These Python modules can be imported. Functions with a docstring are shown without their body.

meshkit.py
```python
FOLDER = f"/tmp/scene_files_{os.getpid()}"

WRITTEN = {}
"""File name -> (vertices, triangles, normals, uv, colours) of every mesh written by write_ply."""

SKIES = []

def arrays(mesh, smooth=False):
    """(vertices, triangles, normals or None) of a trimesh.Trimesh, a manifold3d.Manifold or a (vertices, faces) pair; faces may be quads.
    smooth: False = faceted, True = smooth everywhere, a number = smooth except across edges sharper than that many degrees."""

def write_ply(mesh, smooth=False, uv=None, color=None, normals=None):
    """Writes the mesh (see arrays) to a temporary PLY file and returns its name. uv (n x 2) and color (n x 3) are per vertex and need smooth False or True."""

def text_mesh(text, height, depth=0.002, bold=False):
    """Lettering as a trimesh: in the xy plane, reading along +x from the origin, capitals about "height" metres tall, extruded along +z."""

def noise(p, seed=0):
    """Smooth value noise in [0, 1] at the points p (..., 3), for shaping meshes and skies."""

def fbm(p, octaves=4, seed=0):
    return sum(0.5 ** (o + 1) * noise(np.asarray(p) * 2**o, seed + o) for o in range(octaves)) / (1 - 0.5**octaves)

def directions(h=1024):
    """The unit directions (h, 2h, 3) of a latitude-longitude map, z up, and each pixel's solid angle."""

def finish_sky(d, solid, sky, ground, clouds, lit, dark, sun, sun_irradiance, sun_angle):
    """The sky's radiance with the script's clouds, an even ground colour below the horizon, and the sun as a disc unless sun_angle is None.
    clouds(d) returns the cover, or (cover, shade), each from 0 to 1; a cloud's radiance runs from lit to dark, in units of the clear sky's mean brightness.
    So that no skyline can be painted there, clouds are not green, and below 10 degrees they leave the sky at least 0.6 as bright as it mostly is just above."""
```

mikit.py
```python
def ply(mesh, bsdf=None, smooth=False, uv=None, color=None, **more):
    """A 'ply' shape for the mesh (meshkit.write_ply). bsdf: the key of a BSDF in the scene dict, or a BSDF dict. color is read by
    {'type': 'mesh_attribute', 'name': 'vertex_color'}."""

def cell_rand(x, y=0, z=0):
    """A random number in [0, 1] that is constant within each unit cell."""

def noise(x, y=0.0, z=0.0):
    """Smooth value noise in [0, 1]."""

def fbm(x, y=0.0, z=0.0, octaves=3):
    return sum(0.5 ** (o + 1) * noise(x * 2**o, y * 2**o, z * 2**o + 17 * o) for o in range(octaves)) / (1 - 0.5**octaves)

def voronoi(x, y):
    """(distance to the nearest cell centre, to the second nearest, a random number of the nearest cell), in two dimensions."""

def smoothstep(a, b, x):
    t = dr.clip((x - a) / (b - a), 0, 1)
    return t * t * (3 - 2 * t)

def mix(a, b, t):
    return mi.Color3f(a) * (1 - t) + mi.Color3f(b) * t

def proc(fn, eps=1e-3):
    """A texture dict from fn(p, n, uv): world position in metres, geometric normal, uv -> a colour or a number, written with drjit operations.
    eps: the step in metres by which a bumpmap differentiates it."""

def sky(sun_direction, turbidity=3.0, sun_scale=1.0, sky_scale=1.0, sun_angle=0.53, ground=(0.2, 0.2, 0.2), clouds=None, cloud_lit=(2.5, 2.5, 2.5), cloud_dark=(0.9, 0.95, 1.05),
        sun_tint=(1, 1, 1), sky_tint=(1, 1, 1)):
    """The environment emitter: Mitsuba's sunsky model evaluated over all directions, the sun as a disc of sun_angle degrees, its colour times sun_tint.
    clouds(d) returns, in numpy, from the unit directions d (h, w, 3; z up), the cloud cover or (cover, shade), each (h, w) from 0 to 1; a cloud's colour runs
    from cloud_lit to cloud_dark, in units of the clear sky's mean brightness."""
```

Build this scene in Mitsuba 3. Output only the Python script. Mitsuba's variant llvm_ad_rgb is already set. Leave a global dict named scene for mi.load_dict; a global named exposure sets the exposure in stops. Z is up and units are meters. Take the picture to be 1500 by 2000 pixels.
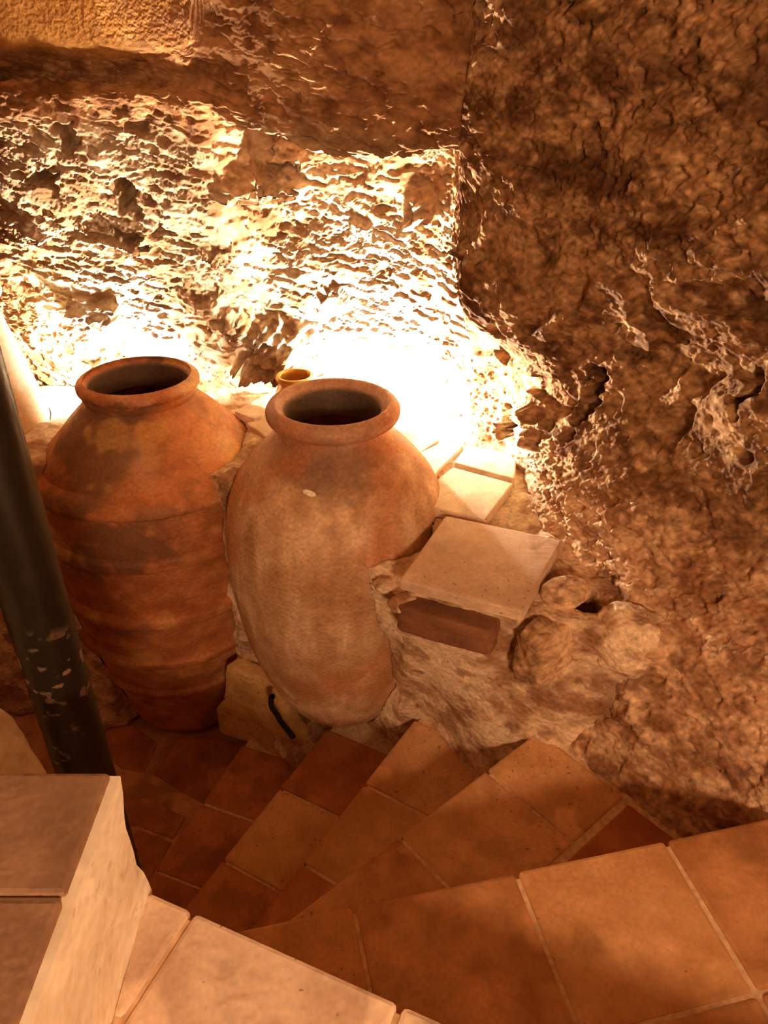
import math
import numpy as np, trimesh, drjit as dr, mitsuba as mi
from scipy.interpolate import PchipInterpolator
from shapely.geometry import Polygon, Point, LineString, box as sbox
from shapely import affinity
import manifold3d as m3
import mikit, meshkit
from mikit import proc, mix, smoothstep
from meshkit import noise, fbm

T = mi.ScalarTransform4f
EYE = 2.46                                   # the camera's height above the cellar floor
rng = np.random.default_rng(7)
scene, labels = {}, {}

# ------------------------------------------------------------------ camera, lights, exposure
PITCH = math.radians(31.5)
scene['camera'] = {'type': 'perspective', 'fov': math.degrees(2 * math.atan(750 / 1502)), 'fov_axis': 'x', 'near_clip': 0.05, 'far_clip': 30.0,
                   'to_world': T().look_at(origin=[0, 0, EYE], target=[0, math.cos(PITCH), EYE - math.sin(PITCH)], up=[0, 0, 1])}
exposure = 0.0
GROUND_LAMP = (36.0, 29.8, 22.0)               # radiant intensity of the floor lamps behind the jars
GROUND_LAMPS = [(-0.025, 2.465, EYE - 1.095, 0.024, 1.0), (-1.02, 2.72, EYE - 1.11, 0.022, 0.52)]
ROOM_LAMP = (1.0, 0.60, 0.31)
ROOM_LAMPS = [(0.35, -1.20, EYE + 0.02, 0.14, 16.5), (-1.5, 0.2, EYE + 0.75, 0.10, 0.9)]  # unseen main lamp, hung low for the stair's shade; weak left fill added

# ------------------------------------------------------------------ materials
def C(p, f, o=3, s=0.0): return mikit.fbm(p.x * f + s, p.y * f + 3.1 * s, p.z * f - s, o)

def rock_color(p, n, uv):
    a, b, g = C(p, 3.5, 3), C(p, 15.0, 3, 5.0), C(p, 85.0, 2, 9.0)
    e = C(p, 36.0, 3, 15.0)
    c = mix((0.17, 0.078, 0.034), (0.56, 0.345, 0.19), smoothstep(0.36, 0.64, a * 0.30 + b * 0.30 + e * 0.40))
    c = mix(c, (0.66, 0.48, 0.31), smoothstep(0.60, 0.74, e) * 0.6)
    c = mix(c, (0.11, 0.045, 0.020), smoothstep(0.53, 0.68, C(p, 10.0, 4, 21.0)) * 0.75)
    pink = mix((0.34, 0.175, 0.090), (0.72, 0.51, 0.33), smoothstep(0.36, 0.62, a * 0.3 + b * 0.3 + e * 0.4))
    pink = mix(pink, (0.20, 0.085, 0.040), smoothstep(0.55, 0.70, C(p, 14.0, 4, 31.0)) * 0.75)
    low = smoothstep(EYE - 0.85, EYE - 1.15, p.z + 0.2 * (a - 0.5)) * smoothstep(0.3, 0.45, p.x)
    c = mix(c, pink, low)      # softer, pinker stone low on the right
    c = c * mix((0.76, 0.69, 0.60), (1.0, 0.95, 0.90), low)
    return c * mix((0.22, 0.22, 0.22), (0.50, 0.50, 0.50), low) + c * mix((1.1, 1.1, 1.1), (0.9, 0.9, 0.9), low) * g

def pale_rock_color(p, n, uv):
    a, b, g = C(p, 5.0, 3, 2.0), C(p, 20.0, 3, 7.0), C(p, 90.0, 2, 9.0)
    c = mix((0.25, 0.145, 0.075), (0.42, 0.31, 0.205), smoothstep(0.34, 0.62, a * 0.5 + b * 0.5))
    c = mix(c, (0.15, 0.07, 0.030), smoothstep(0.53, 0.68, C(p, 9.0, 3, 31.0)) * 0.75)
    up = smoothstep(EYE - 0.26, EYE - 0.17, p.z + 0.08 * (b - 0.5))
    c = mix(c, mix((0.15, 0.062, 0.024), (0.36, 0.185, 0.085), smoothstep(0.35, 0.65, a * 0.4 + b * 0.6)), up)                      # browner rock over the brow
    c = mix(c, mix((0.32, 0.135, 0.034), (0.52, 0.26, 0.075), b), smoothstep(EYE - 0.05, EYE - 0.01, p.z + 0.06 * (a - 0.5)) * smoothstep(-0.45, -0.85, p.x + 0.4 * (b - 0.5)))     # ochre stone of the vault
    return c * (0.7 + 0.6 * g)

def plaster_rock_color(p, n, uv):
    a, b, g = C(p, 5.0, 3, 2.0), C(p, 22.0, 3, 7.0), C(p, 110.0, 2, 9.0)
    c = mix((0.36, 0.19, 0.098), (0.78, 0.59, 0.40), smoothstep(0.34, 0.62, a * 0.5 + b * 0.5))
    c = mix(c, (0.24, 0.11, 0.055), smoothstep(0.55, 0.70, C(p, 14.0, 4, 31.0)) * 0.7)
    return c * (0.6 + 0.8 * g)

def lime_color(p, n, uv):
    a, g = C(p, 9.0, 3, 4.0), C(p, 70.0, 2, 1.0)
    c = mix((0.74, 0.64, 0.49), (0.87, 0.80, 0.67), smoothstep(0.3, 0.65, a))
    c = mix(c, (0.46, 0.29, 0.15), smoothstep(0.62, 0.76, C(p, 48.0, 3, 8.0)) * 0.35)
    return c * (0.85 + 0.3 * g)

def ochre_color(p, n, uv):
    a, g = C(p, 16.0, 3, 4.0), C(p, 90.0, 2, 1.0)
    c = mix((0.52, 0.30, 0.10), (0.66, 0.42, 0.18), smoothstep(0.3, 0.65, a))
    return mix(c, (0.24, 0.10, 0.03), smoothstep(0.58, 0.74, C(p, 75.0, 3, 8.0)) * 0.4) * (0.85 + 0.3 * g)

def tile_color(lo, hi, s):
    def fn(p, n, uv):
        a, b, g = C(p, 6.0, 3, s), C(p, 24.0, 3, s + 3), C(p, 160.0, 2, s)
        c = mix(lo, hi, smoothstep(0.28, 0.70, a * 0.7 + b * 0.3))
        c = mix(c, mi.Color3f(lo) * 0.55, smoothstep(0.58, 0.76, C(p, 11.0, 4, s + 11)) * 0.4)
        c = mix(c, mi.Color3f(hi) * 1.25, smoothstep(0.62, 0.72, C(p, 9.0, 2, s + 17)) * 0.45)
        c = mix(c, (0.16, 0.07, 0.03), smoothstep(0.80, 0.84, C(p, 95.0, 2, s + 29)) * 0.6)
        return c * (0.86 + 0.28 * g)
    return fn

def mortar_color(p, n, uv):
    return mix((0.50, 0.32, 0.18), (0.70, 0.50, 0.32), C(p, 30.0, 3)) * (0.8 + 0.4 * C(p, 120.0, 1))

def jar_pale_color(p, n, uv):
    a, b, g = C(p, 7.0, 3, 1.0), C(p, 26.0, 3, 6.0), C(p, 130.0, 2, 2.0)
    st = mikit.fbm(p.x * 26 + 3, p.y * 26, p.z * 4.5, 3)
    c = mix((0.38, 0.195, 0.090), (0.62, 0.40, 0.235), smoothstep(0.3, 0.66, a * 0.45 + st * 0.4 + b * 0.15))
    z = p.z - EYE
    c = mix(c, (0.74, 0.56, 0.38), smoothstep(0.52, 0.72, st * 0.6 + a * 0.4) * smoothstep(-0.95, -1.35, z) * 0.6)     # lime run-off down the belly
    c = mix(c, (0.25, 0.13, 0.075), smoothstep(0.47, 0.62, C(p, 5.5, 3, 12.0)) * smoothstep(-1.22, -1.08, z) * 0.75)    # smoke-dark shoulder
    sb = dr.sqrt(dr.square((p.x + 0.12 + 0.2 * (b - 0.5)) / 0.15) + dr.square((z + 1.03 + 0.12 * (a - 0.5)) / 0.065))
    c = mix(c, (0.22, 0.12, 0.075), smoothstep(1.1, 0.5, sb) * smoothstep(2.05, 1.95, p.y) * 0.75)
    c = mix(c, (0.40, 0.22, 0.14), smoothstep(-0.985, -0.945, z) * 0.7)                                                 # grey-brown lip
    c = mix(c, (0.46, 0.15, 0.055), smoothstep(0.50, 0.66, C(p, 4.0, 3, 40.0)) * 0.55)
    c = mix(c, (0.42, 0.20, 0.06), smoothstep(0.60, 0.70, C(p, 10.0, 3, 50.0)) * smoothstep(-1.5, -1.75, z) * 0.8)
    c = mix(c, (0.66, 0.45, 0.27), smoothstep(0.006, 0.0, dr.abs(z + 1.395 + 0.012 * (a - 0.5))) * 0.25)                 # faint seam round the belly
    c = mix(c, (0.075, 0.045, 0.028), smoothstep(0.152, 0.139, dr.sqrt(dr.square(p.x + 0.150) + dr.square(p.y - 2.08))) * smoothstep(-1.8, -1.7, z))   # unlit inside of the mouth, painted dark into the clay colour
    r = dr.sqrt(dr.square((p.x + 0.205) / 0.020) + dr.square((z + 1.067 + 0.12 * (p.x + 0.205)) / 0.007))
    c = mix(c, (0.85, 0.78, 0.66), smoothstep(1.15, 0.85, r + 0.5 * (b - 0.5)) * smoothstep(2.0, 1.95, p.y))              # a chipped white fleck
    return c * (0.72 + 0.56 * g)

def jar_red_color(p, n, uv):
    a, b, g = C(p, 5.0, 3, 1.0), C(p, 21.0, 3, 6.0), C(p, 120.0, 2, 2.0)
    z = p.z - EYE
    c = mix((0.31, 0.090, 0.030), (0.50, 0.195, 0.075), smoothstep(0.3, 0.68, a * 0.6 + b * 0.4))
    c = mix(c, (0.62, 0.37, 0.23), smoothstep(0.50, 0.64, C(p, 6.0, 3, 70.0)) * smoothstep(-1.25, -1.10, z) * 0.6)       # worn pinker shoulder
    w = 0.22 * (C(p, 11.0, 4, 33.0) - 0.5)
    def blot(x, zz, rx, rz): return smoothstep(1.0, 0.55, dr.sqrt(dr.square((p.x - x + w) / rx) + dr.square((z - zz + w) / rz)))
    d = dr.maximum(dr.maximum(blot(-0.96, -1.15, 0.18, 0.15), blot(-0.82, -1.40, 0.25, 0.095)), dr.maximum(blot(-0.88, -1.03, 0.16, 0.06), blot(-1.02, -1.5, 0.14, 0.09)))
    d = dr.maximum(d, smoothstep(0.58, 0.70, C(p, 4.3, 4, 33.0)) * 0.7)
    c = mix(c, (0.13, 0.058, 0.030), d * 0.78)                                                                           # fire stains
    c = mix(c, (0.55, 0.30, 0.10), smoothstep(0.60, 0.70, C(p, 8.0, 3, 60.0)) * 0.5)
    c = mix(c, (0.065, 0.032, 0.017), smoothstep(0.178, 0.163, dr.sqrt(dr.square(p.x + 0.834) + dr.square(p.y - 2.46))) * smoothstep(-1.8, -1.7, z))  # shade within the jar mouth, put into the base colour
    return c * (0.75 + 0.5 * g)

def jar_cream_color(p, n, uv):
    c = mix((0.58, 0.34, 0.19), (0.74, 0.50, 0.31), smoothstep(0.3, 0.66, C(p, 8.0, 3, 1.0)))
    return c * (0.84 + 0.32 * C(p, 90.0, 2))

def black_color(p, n, uv):
    w = smoothstep(0.58, 0.70, C(p, 46.0, 4, 3.0)) * smoothstep(0.48, 0.60, C(p, 9.0, 2, 13.0)) * smoothstep(EYE - 0.78, EYE - 0.95, p.z)
    return mix(mix((0.005, 0.004, 0.003), (0.012, 0.009, 0.006), C(p, 30.0, 3)), (0.20, 0.12, 0.08), w * 0.8)

def pr(fn, rough=0.9, spec=0.25, bump=None, **more):
    b = {'type': 'principled', 'base_color': proc(fn), 'roughness': rough, 'specular': spec, **more}
    if bump:
        b = {'type': 'bumpmap', 'arbitrary': proc(bump[0], eps=bump[1]), 'scale': bump[2], 'bsdf': b}
    return {'type': 'twosided', 'bsdf': b}

def grit(f): return lambda p, n, uv: C(p, f, 3, 14.0)
grit_rock, grit_clay = grit(120.0), grit(85.0)
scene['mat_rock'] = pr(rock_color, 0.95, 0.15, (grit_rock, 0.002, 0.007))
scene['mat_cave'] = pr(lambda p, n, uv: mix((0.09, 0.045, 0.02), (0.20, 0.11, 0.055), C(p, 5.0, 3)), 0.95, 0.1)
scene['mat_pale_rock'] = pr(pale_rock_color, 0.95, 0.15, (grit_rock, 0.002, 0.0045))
scene['mat_plaster_rock'] = pr(plaster_rock_color, 0.95, 0.15, (grit_rock, 0.002, 0.010))
scene['mat_lime'] = pr(lime_color, 0.9, 0.2, (grit_clay, 0.002, 0.0025))
scene['mat_ochre'] = pr(ochre_color, 0.9, 0.2, (grit_clay, 0.002, 0.006))
scene['mat_mortar'] = pr(mortar_color, 0.95, 0.15)
TONES = {'ledge': ((0.54, 0.37, 0.25), (0.70, 0.52, 0.38)), 'pale': ((0.54, 0.38, 0.28), (0.80, 0.63, 0.49)), 'orange': ((0.46, 0.22, 0.085), (0.66, 0.37, 0.18)),
         'brown': ((0.36, 0.155, 0.058), (0.58, 0.29, 0.13)), 'red': ((0.32, 0.100, 0.032), (0.48, 0.18, 0.065)), 'brick': ((0.13, 0.052, 0.026), (0.25, 0.105, 0.052)), 'dark': ((0.25, 0.145, 0.09), (0.34, 0.205, 0.13))}
for i, (k, (lo, hi)) in enumerate(TONES.items()):
    scene['mat_tile_' + k] = pr(tile_color(lo, hi, 7.0 * i), 0.72, 0.25, (grit_clay, 0.002, 0.003))
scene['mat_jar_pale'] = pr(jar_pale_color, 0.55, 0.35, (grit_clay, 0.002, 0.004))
scene['mat_jar_red'] = pr(jar_red_color, 0.6, 0.3, (grit_clay, 0.002, 0.004))
scene['mat_jar_cream'] = pr(jar_cream_color, 0.75, 0.25, (grit_clay, 0.002, 0.004))
scene['mat_black'] = pr(black_color, 0.32, 0.3)
scene['mat_amber'] = {'type': 'twosided', 'bsdf': {'type': 'principled', 'base_color': {'type': 'rgb', 'value': [0.72, 0.36, 0.07]}, 'roughness': 0.35, 'specular': 0.5}}
scene['mat_cable'] = {'type': 'twosided', 'bsdf': {'type': 'principled', 'base_color': {'type': 'rgb', 'value': [0.012, 0.010, 0.010]}, 'roughness': 0.35, 'specular': 0.5}}

# ------------------------------------------------------------------ helpers
def key_for(name, parent=None):
    base = f'{parent}__{name}' if parent else name
    k, i = base, 0
    while k in scene or k in labels or any(s.startswith(k + '__') for s in scene):
        i += 1
        k = f'{base}_{i:03d}'
    return k

def put(name, mesh, mat, parent=None, label=None, category=None, group=None, kind=None, smooth=False):
    k = key_for(name, parent)
    scene[k] = mikit.ply(mesh, mat, smooth=smooth)
    tag(k, label, category, group, kind)
    return k

def tag(k, label=None, category=None, group=None, kind=None):
    d = {n: v for n, v in (('label', label), ('category', category), ('group', group), ('kind', kind)) if v}
    if d: labels[k] = d

def lathe(profile, at, n=96, wob=0.0, seed=0):
    """profile: (r, z) pairs, from the foot outside up over the lip and down inside."""
    pr_ = np.array(profile, float)
    a = np.arange(n) * 2 * np.pi / n
    v = np.stack([pr_[:, None, 0] * np.cos(a), pr_[:, None, 0] * np.sin(a), np.broadcast_to(pr_[:, None, 1], (len(pr_), n))], -1)
    if wob:
        q = np.stack([np.cos(a)[None, :] * 1.2 + seed, np.sin(a)[None, :] * 1.2 + 0 * v[..., 2], v[..., 2] * 3.0], -1) if False else \
            np.stack([v[..., 0] * 3.5 + seed, v[..., 1] * 3.5, v[..., 2] * 5.0], -1)
        s = 1 + wob * (fbm(q, 3, 5) - 0.5) * 2
        v[..., 0] *= s; v[..., 1] *= s
    m = len(pr_)
    i, j = np.meshgrid(np.arange(m - 1), np.arange(n), indexing='ij')
    q = np.stack([i * n + j, i * n + (j + 1) % n, (i + 1) * n + (j + 1) % n, (i + 1) * n + j], -1).reshape(-1, 4)
    v = v.reshape(-1, 3) + np.array(at)
    caps = []
    for ring in (0, m - 1):
        c = len(v); v = np.vstack([v, [[at[0], at[1], at[2] + pr_[ring, 1]]]])
        for k in range(n):
            tri = [ring * n + (k + 1) % n, ring * n + k, c] if ring == 0 else [ring * n + k, ring * n + (k + 1) % n, c]
            caps.append(tri)
    f = np.vstack([q[:, [0, 1, 2]], q[:, [0, 2, 3]], np.array(caps)])
    return trimesh.Trimesh(v, f, process=False)

def curve(pts, n):
    """A smooth (r, z) profile through the points."""
    p = np.array(pts, float)
    t = np.r_[0, np.cumsum(np.hypot(*np.diff(p, axis=0).T))]
    s = np.linspace(0, t[-1], n)
    return np.stack([PchipInterpolator(t, p[:, 0])(s), PchipInterpolator(t, p[:, 1])(s)], 1)

def slab(poly, top, thick, bevel=0.004, rnd=0.006, tilt=(0, 0), seed=0):
    """A tile: rounded plan corners, chamfered upper edges, a slight tilt; about 50 triangles."""
    p = Polygon(poly)
    if not p.exterior.is_ccw: p = Polygon(list(p.exterior.coords)[::-1])
    p = p.buffer(-rnd, join_style=2).buffer(rnd, quad_segs=2)
    o = np.array(p.exterior.coords)[:-1]
    if not p.exterior.is_ccw: o = o[::-1]
    c = o.mean(0); n = len(o)
    e1 = o - np.roll(o, 1, 0); e2 = np.roll(o, -1, 0) - o
    nn = np.stack([-e1[:, 1], e1[:, 0]], 1) / np.linalg.norm(e1, axis=1, keepdims=True) + np.stack([-e2[:, 1], e2[:, 0]], 1) / np.linalg.norm(e2, axis=1, keepdims=True)
    nn /= np.linalg.norm(nn, axis=1, keepdims=True)
    i1, i2 = o + nn * bevel * 0.35, o + nn * bevel * 1.3
    def lift(q, z): return np.c_[q, z + (q - c) @ np.array(tilt)]
    v = np.vstack([lift(o, top - thick), lift(o, top - bevel), lift(i1, top - bevel * 0.3), lift(i2, top), [[c[0], c[1], top]], [[c[0], c[1], top - thick]]])
    f = []
    for k in range(n):
        k2 = (k + 1) % n
        for r in range(3): f += [[r * n + k, r * n + k2, (r + 1) * n + k2], [r * n + k, (r + 1) * n + k2, (r + 1) * n + k]]
        f += [[3 * n + k, 3 * n + k2, 4 * n], [k2, k, 4 * n + 1]]
    return trimesh.Trimesh(v, np.array(f), process=False)

def prism(poly, z0, z1): return trimesh.creation.extrude_polygon(poly, z1 - z0, engine='earcut').apply_translation([0, 0, z0])

def lump(center, radii, seed, amp=0.18, f=2.2, sub=4, rot=0.0, flat=None, sq=2.0):
    """A rough stone: a displaced (super)ellipsoid."""
    m = trimesh.creation.icosphere(subdivisions=sub)
    v = np.array(m.vertices)
    v = v / (np.abs(v) ** sq).sum(1, keepdims=True) ** (1 / sq)
    d = (fbm(v * f + seed * 3.7, 4, seed) - 0.5) * 2 * amp + (fbm(v * f * 4 + seed, 3, seed + 9) - 0.5) * amp * 0.35
    v = v * (1 + d[:, None])
    v = v * np.array(radii)
    c, s = math.cos(rot), math.sin(rot)
    v = np.stack([v[:, 0] * c - v[:, 1] * s, v[:, 0] * s + v[:, 1] * c, v[:, 2]], 1)
    if flat is not None: v[:, 2] = np.maximum(v[:, 2], flat)
    return trimesh.Trimesh(v + np.array(center), m.faces, process=False)

def grid_faces(a, b):
    i, j = np.meshgrid(np.arange(a - 1), np.arange(b - 1), indexing='ij')
    q = np.stack([i * b + j, (i + 1) * b + j, (i + 1) * b + j + 1, i * b + j + 1], -1).reshape(-1, 4)
    return np.vstack([q[:, [0, 1, 2]], q[:, [0, 2, 3]]])

def grid_normals(P):
    a = np.gradient(P, axis=0); b = np.gradient(P, axis=1)
    n = np.cross(a, b)
    return n / (np.linalg.norm(n, axis=-1, keepdims=True) + 1e-12)

def ridge(p, o, seed):
    return sum(0.5 ** (k + 1) * (1 - np.abs(2 * noise(p * 2 ** k, seed + k) - 1)) for k in range(o)) / (1 - 0.5 ** o)

def sstep(a, b, x):
    t = np.clip((x - a) / (b - a), 0, 1)
    return t * t * (3 - 2 * t)

# ------------------------------------------------------------------ the rock: one lofted skin for the back wall and the nearer block to its right
# each column runs from under the floor up to the vault: (x, y, z from eye level)
def back_col(x, yf, zb, lean=0.33, out=0.0):
    return [(x, yf + 0.03, -2.7), (x, yf + 0.03, -1.6), (x, yf, -1.2), (x, yf - lean * 0.14, -0.95), (x, yf - lean * 0.48, -0.62), (x, yf - lean, zb - 0.03),
            (x, yf - lean - 0.02, zb + 0.03), (x, yf - 0.22 - out, zb + 0.075), (x, yf - 0.25 - out, -0.065), (x, yf - 0.33 - 0.5 * out, -0.015), (x, yf - 0.60, 0.75), (x, yf - 1.9, 1.05)]
def niche_col(x, yf, zb, front):
    return [(x + 0.06, yf + 0.03, -2.7), (x + 0.06, yf + 0.02, -1.6), (x + 0.05, yf, -1.2), (x + 0.03, yf - 0.03, -0.95), (x, yf - 0.05, -0.62), (x, yf - 0.08, zb - 0.004),
            (x, front + 0.02, zb - 0.004), (x, front, zb + 0.12), (x, front - 0.02, -0.03), (x, front - 0.05, 0.10), (x, front - 0.45, 0.75), (x, front - 1.3, 1.05)]
COLS = [back_col(-2.9, 3.10, -0.17), back_col(-2.2, 3.10, -0.17), back_col(-1.6, 3.06, -0.165), back_col(-1.15, 2.93, -0.16), back_col(-0.85, 2.90, -0.16, 0.33, 0.03), back_col(-0.57, 2.87, -0.17, 0.33, 0.10),
        niche_col(-0.42, 2.84, -0.20, 2.47), niche_col(-0.26, 2.79, -0.228, 2.36), niche_col(-0.10, 2.74, -0.262, 2.30), niche_col(0.04, 2.68, -0.258, 2.25), niche_col(0.15, 2.60, -0.235, 2.20),
        [(0.30, 2.56, -2.7), (0.30, 2.55, -1.6), (0.285, 2.53, -1.2), (0.26, 2.52, -0.95), (0.222, 2.48, -0.64), (0.214, 2.46, -0.25), (0.208, 2.22, -0.245), (0.206, 2.20, -0.12), (0.205, 2.17, 0.03), (0.205, 2.07, 0.30), (0.21, 1.7, 0.75), (0.22, 0.9, 1.05)],
        [(0.36, 2.46, -2.7), (0.36, 2.45, -1.6), (0.34, 2.44, -1.2), (0.36, 2.43, -0.97), (0.29, 2.36, -0.76), (0.207, 2.19, -0.575), (0.205, 2.19, -0.235), (0.206, 2.18, -0.12), (0.21, 2.15, 0.03), (0.215, 2.05, 0.30), (0.25, 1.66, 0.75), (0.3, 0.85, 1.05)],
        [(0.41, 2.33, -2.7), (0.41, 2.33, -1.6), (0.40, 2.33, -1.2), (0.43, 2.31, -0.99), (0.375, 2.20, -0.79), (0.265, 2.09, -0.62), (0.25, 2.10, -0.32), (0.25, 2.10, -0.12), (0.255, 2.08, 0.03), (0.27, 1.98, 0.30), (0.32, 1.60, 0.75), (0.42, 0.80, 1.05)],
        [(0.45, 2.16, -2.7), (0.45, 2.16, -1.6), (0.44, 2.17, -1.22), (0.445, 2.14, -1.0), (0.455, 2.06, -0.77), (0.36, 1.97, -0.58), (0.335, 2.00, -0.36), (0.335, 2.00, -0.12), (0.34, 1.98, 0.03), (0.37, 1.86, 0.30), (0.46, 1.45, 0.75), (0.6, 0.70, 1.05)],
        [(0.45, 1.92, -2.7), (0.45, 1.92, -1.6), (0.45, 1.93, -1.22), (0.49, 1.93, -1.0), (0.575, 1.925, -0.72), (0.49, 1.86, -0.47), (0.47, 1.87, -0.37), (0.465, 1.87, -0.14), (0.475, 1.84, 0.03), (0.51, 1.70, 0.30), (0.65, 1.30, 0.75), (0.8, 0.55, 1.05)],
        [(0.43, 1.54, -2.7), (0.46, 1.58, -1.55), (0.53, 1.68, -1.22), (0.58, 1.71, -1.0), (0.695, 1.785, -0.70), (0.67, 1.68, -0.50), (0.62, 1.69, -0.36), (0.615, 1.69, -0.14), (0.63, 1.65, 0.03), (0.67, 1.50, 0.30), (0.85, 1.10, 0.75), (1.0, 0.4, 1.05)],
        [(0.51, 1.38, -2.7), (0.55, 1.40, -1.55), (0.61, 1.47, -1.24), (0.73, 1.54, -1.0), (0.765, 1.60, -0.69), (0.82, 1.51, -0.50), (0.755, 1.53, -0.36), (0.75, 1.53, -0.14), (0.77, 1.49, 0.03), (0.82, 1.33, 0.30), (1.02, 0.92, 0.75), (1.15, 0.25, 1.05)],
        [(0.62, 1.22, -2.7), (0.67, 1.24, -1.5), (0.75, 1.31, -1.2), (0.86, 1.36, -0.97), (0.84, 1.41, -0.68), (0.96, 1.33, -0.50), (0.90, 1.35, -0.36), (0.90, 1.35, -0.14), (0.92, 1.30, 0.03), (0.98, 1.15, 0.30), (1.2, 0.75, 0.75), (1.3, 0.1, 1.05)],
        [(0.82, 1.00, -2.7), (0.87, 1.02, -1.4), (0.96, 1.08, -1.15), (1.04, 1.10, -0.95), (1.03, 1.14, -0.66), (1.15, 1.06, -0.50), (1.10, 1.08, -0.36), (1.10, 1.07, -0.14), (1.13, 1.02, 0.03), (1.2, 0.88, 0.30), (1.4, 0.5, 0.75), (1.45, -0.05, 1.05)],
        [(1.15, 0.40, -2.7), (1.18, 0.42, -1.4), (1.24, 0.45, -1.15), (1.32, 0.46, -0.95), (1.40, 0.46, -0.68), (1.40, 0.40, -0.50), (1.38, 0.40, -0.36), (1.40, 0.38, -0.14), (1.43, 0.34, 0.03), (1.5, 0.25, 0.30), (1.6, 0.0, 0.75), (1.6, -0.4, 1.05)],
        [(1.35, -1.6, -2.7), (1.36, -1.6, -1.4), (1.40, -1.6, -1.15), (1.5, -1.6, -0.95), (1.55, -1.6, -0.68), (1.55, -1.6, -0.50), (1.55, -1.6, -0.36), (1.58, -1.6, -0.14), (1.6, -1.6, 0.03), (1.65, -1.6, 0.30), (1.7, -1.6, 0.75), (1.7, -1.6, 1.05)]]
COLS = np.array(COLS)                                        # column, row, xyz
CORNER = 11.35                                               # where the back wall ends and the block begins, in columns

def loft(us, ts):
    a = PchipInterpolator(np.arange(COLS.shape[0]), COLS, axis=0)(us)
    return np.moveaxis(PchipInterpolator(np.arange(COLS.shape[1]), np.moveaxis(a, 1, 0), axis=0)(ts), 0, 1)

def spread(knots, dens):
    """Sample positions with the wanted number of samples between neighbouring knots."""
    return np.concatenate([np.linspace(a, b, n, endpoint=False) for a, b, n in zip(knots[:-1], knots[1:], dens)] + [[knots[-1]]])

TS = spread(list(range(12)), [24, 64, 70, 84, 90, 24, 44, 34, 50, 24, 12])

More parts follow.
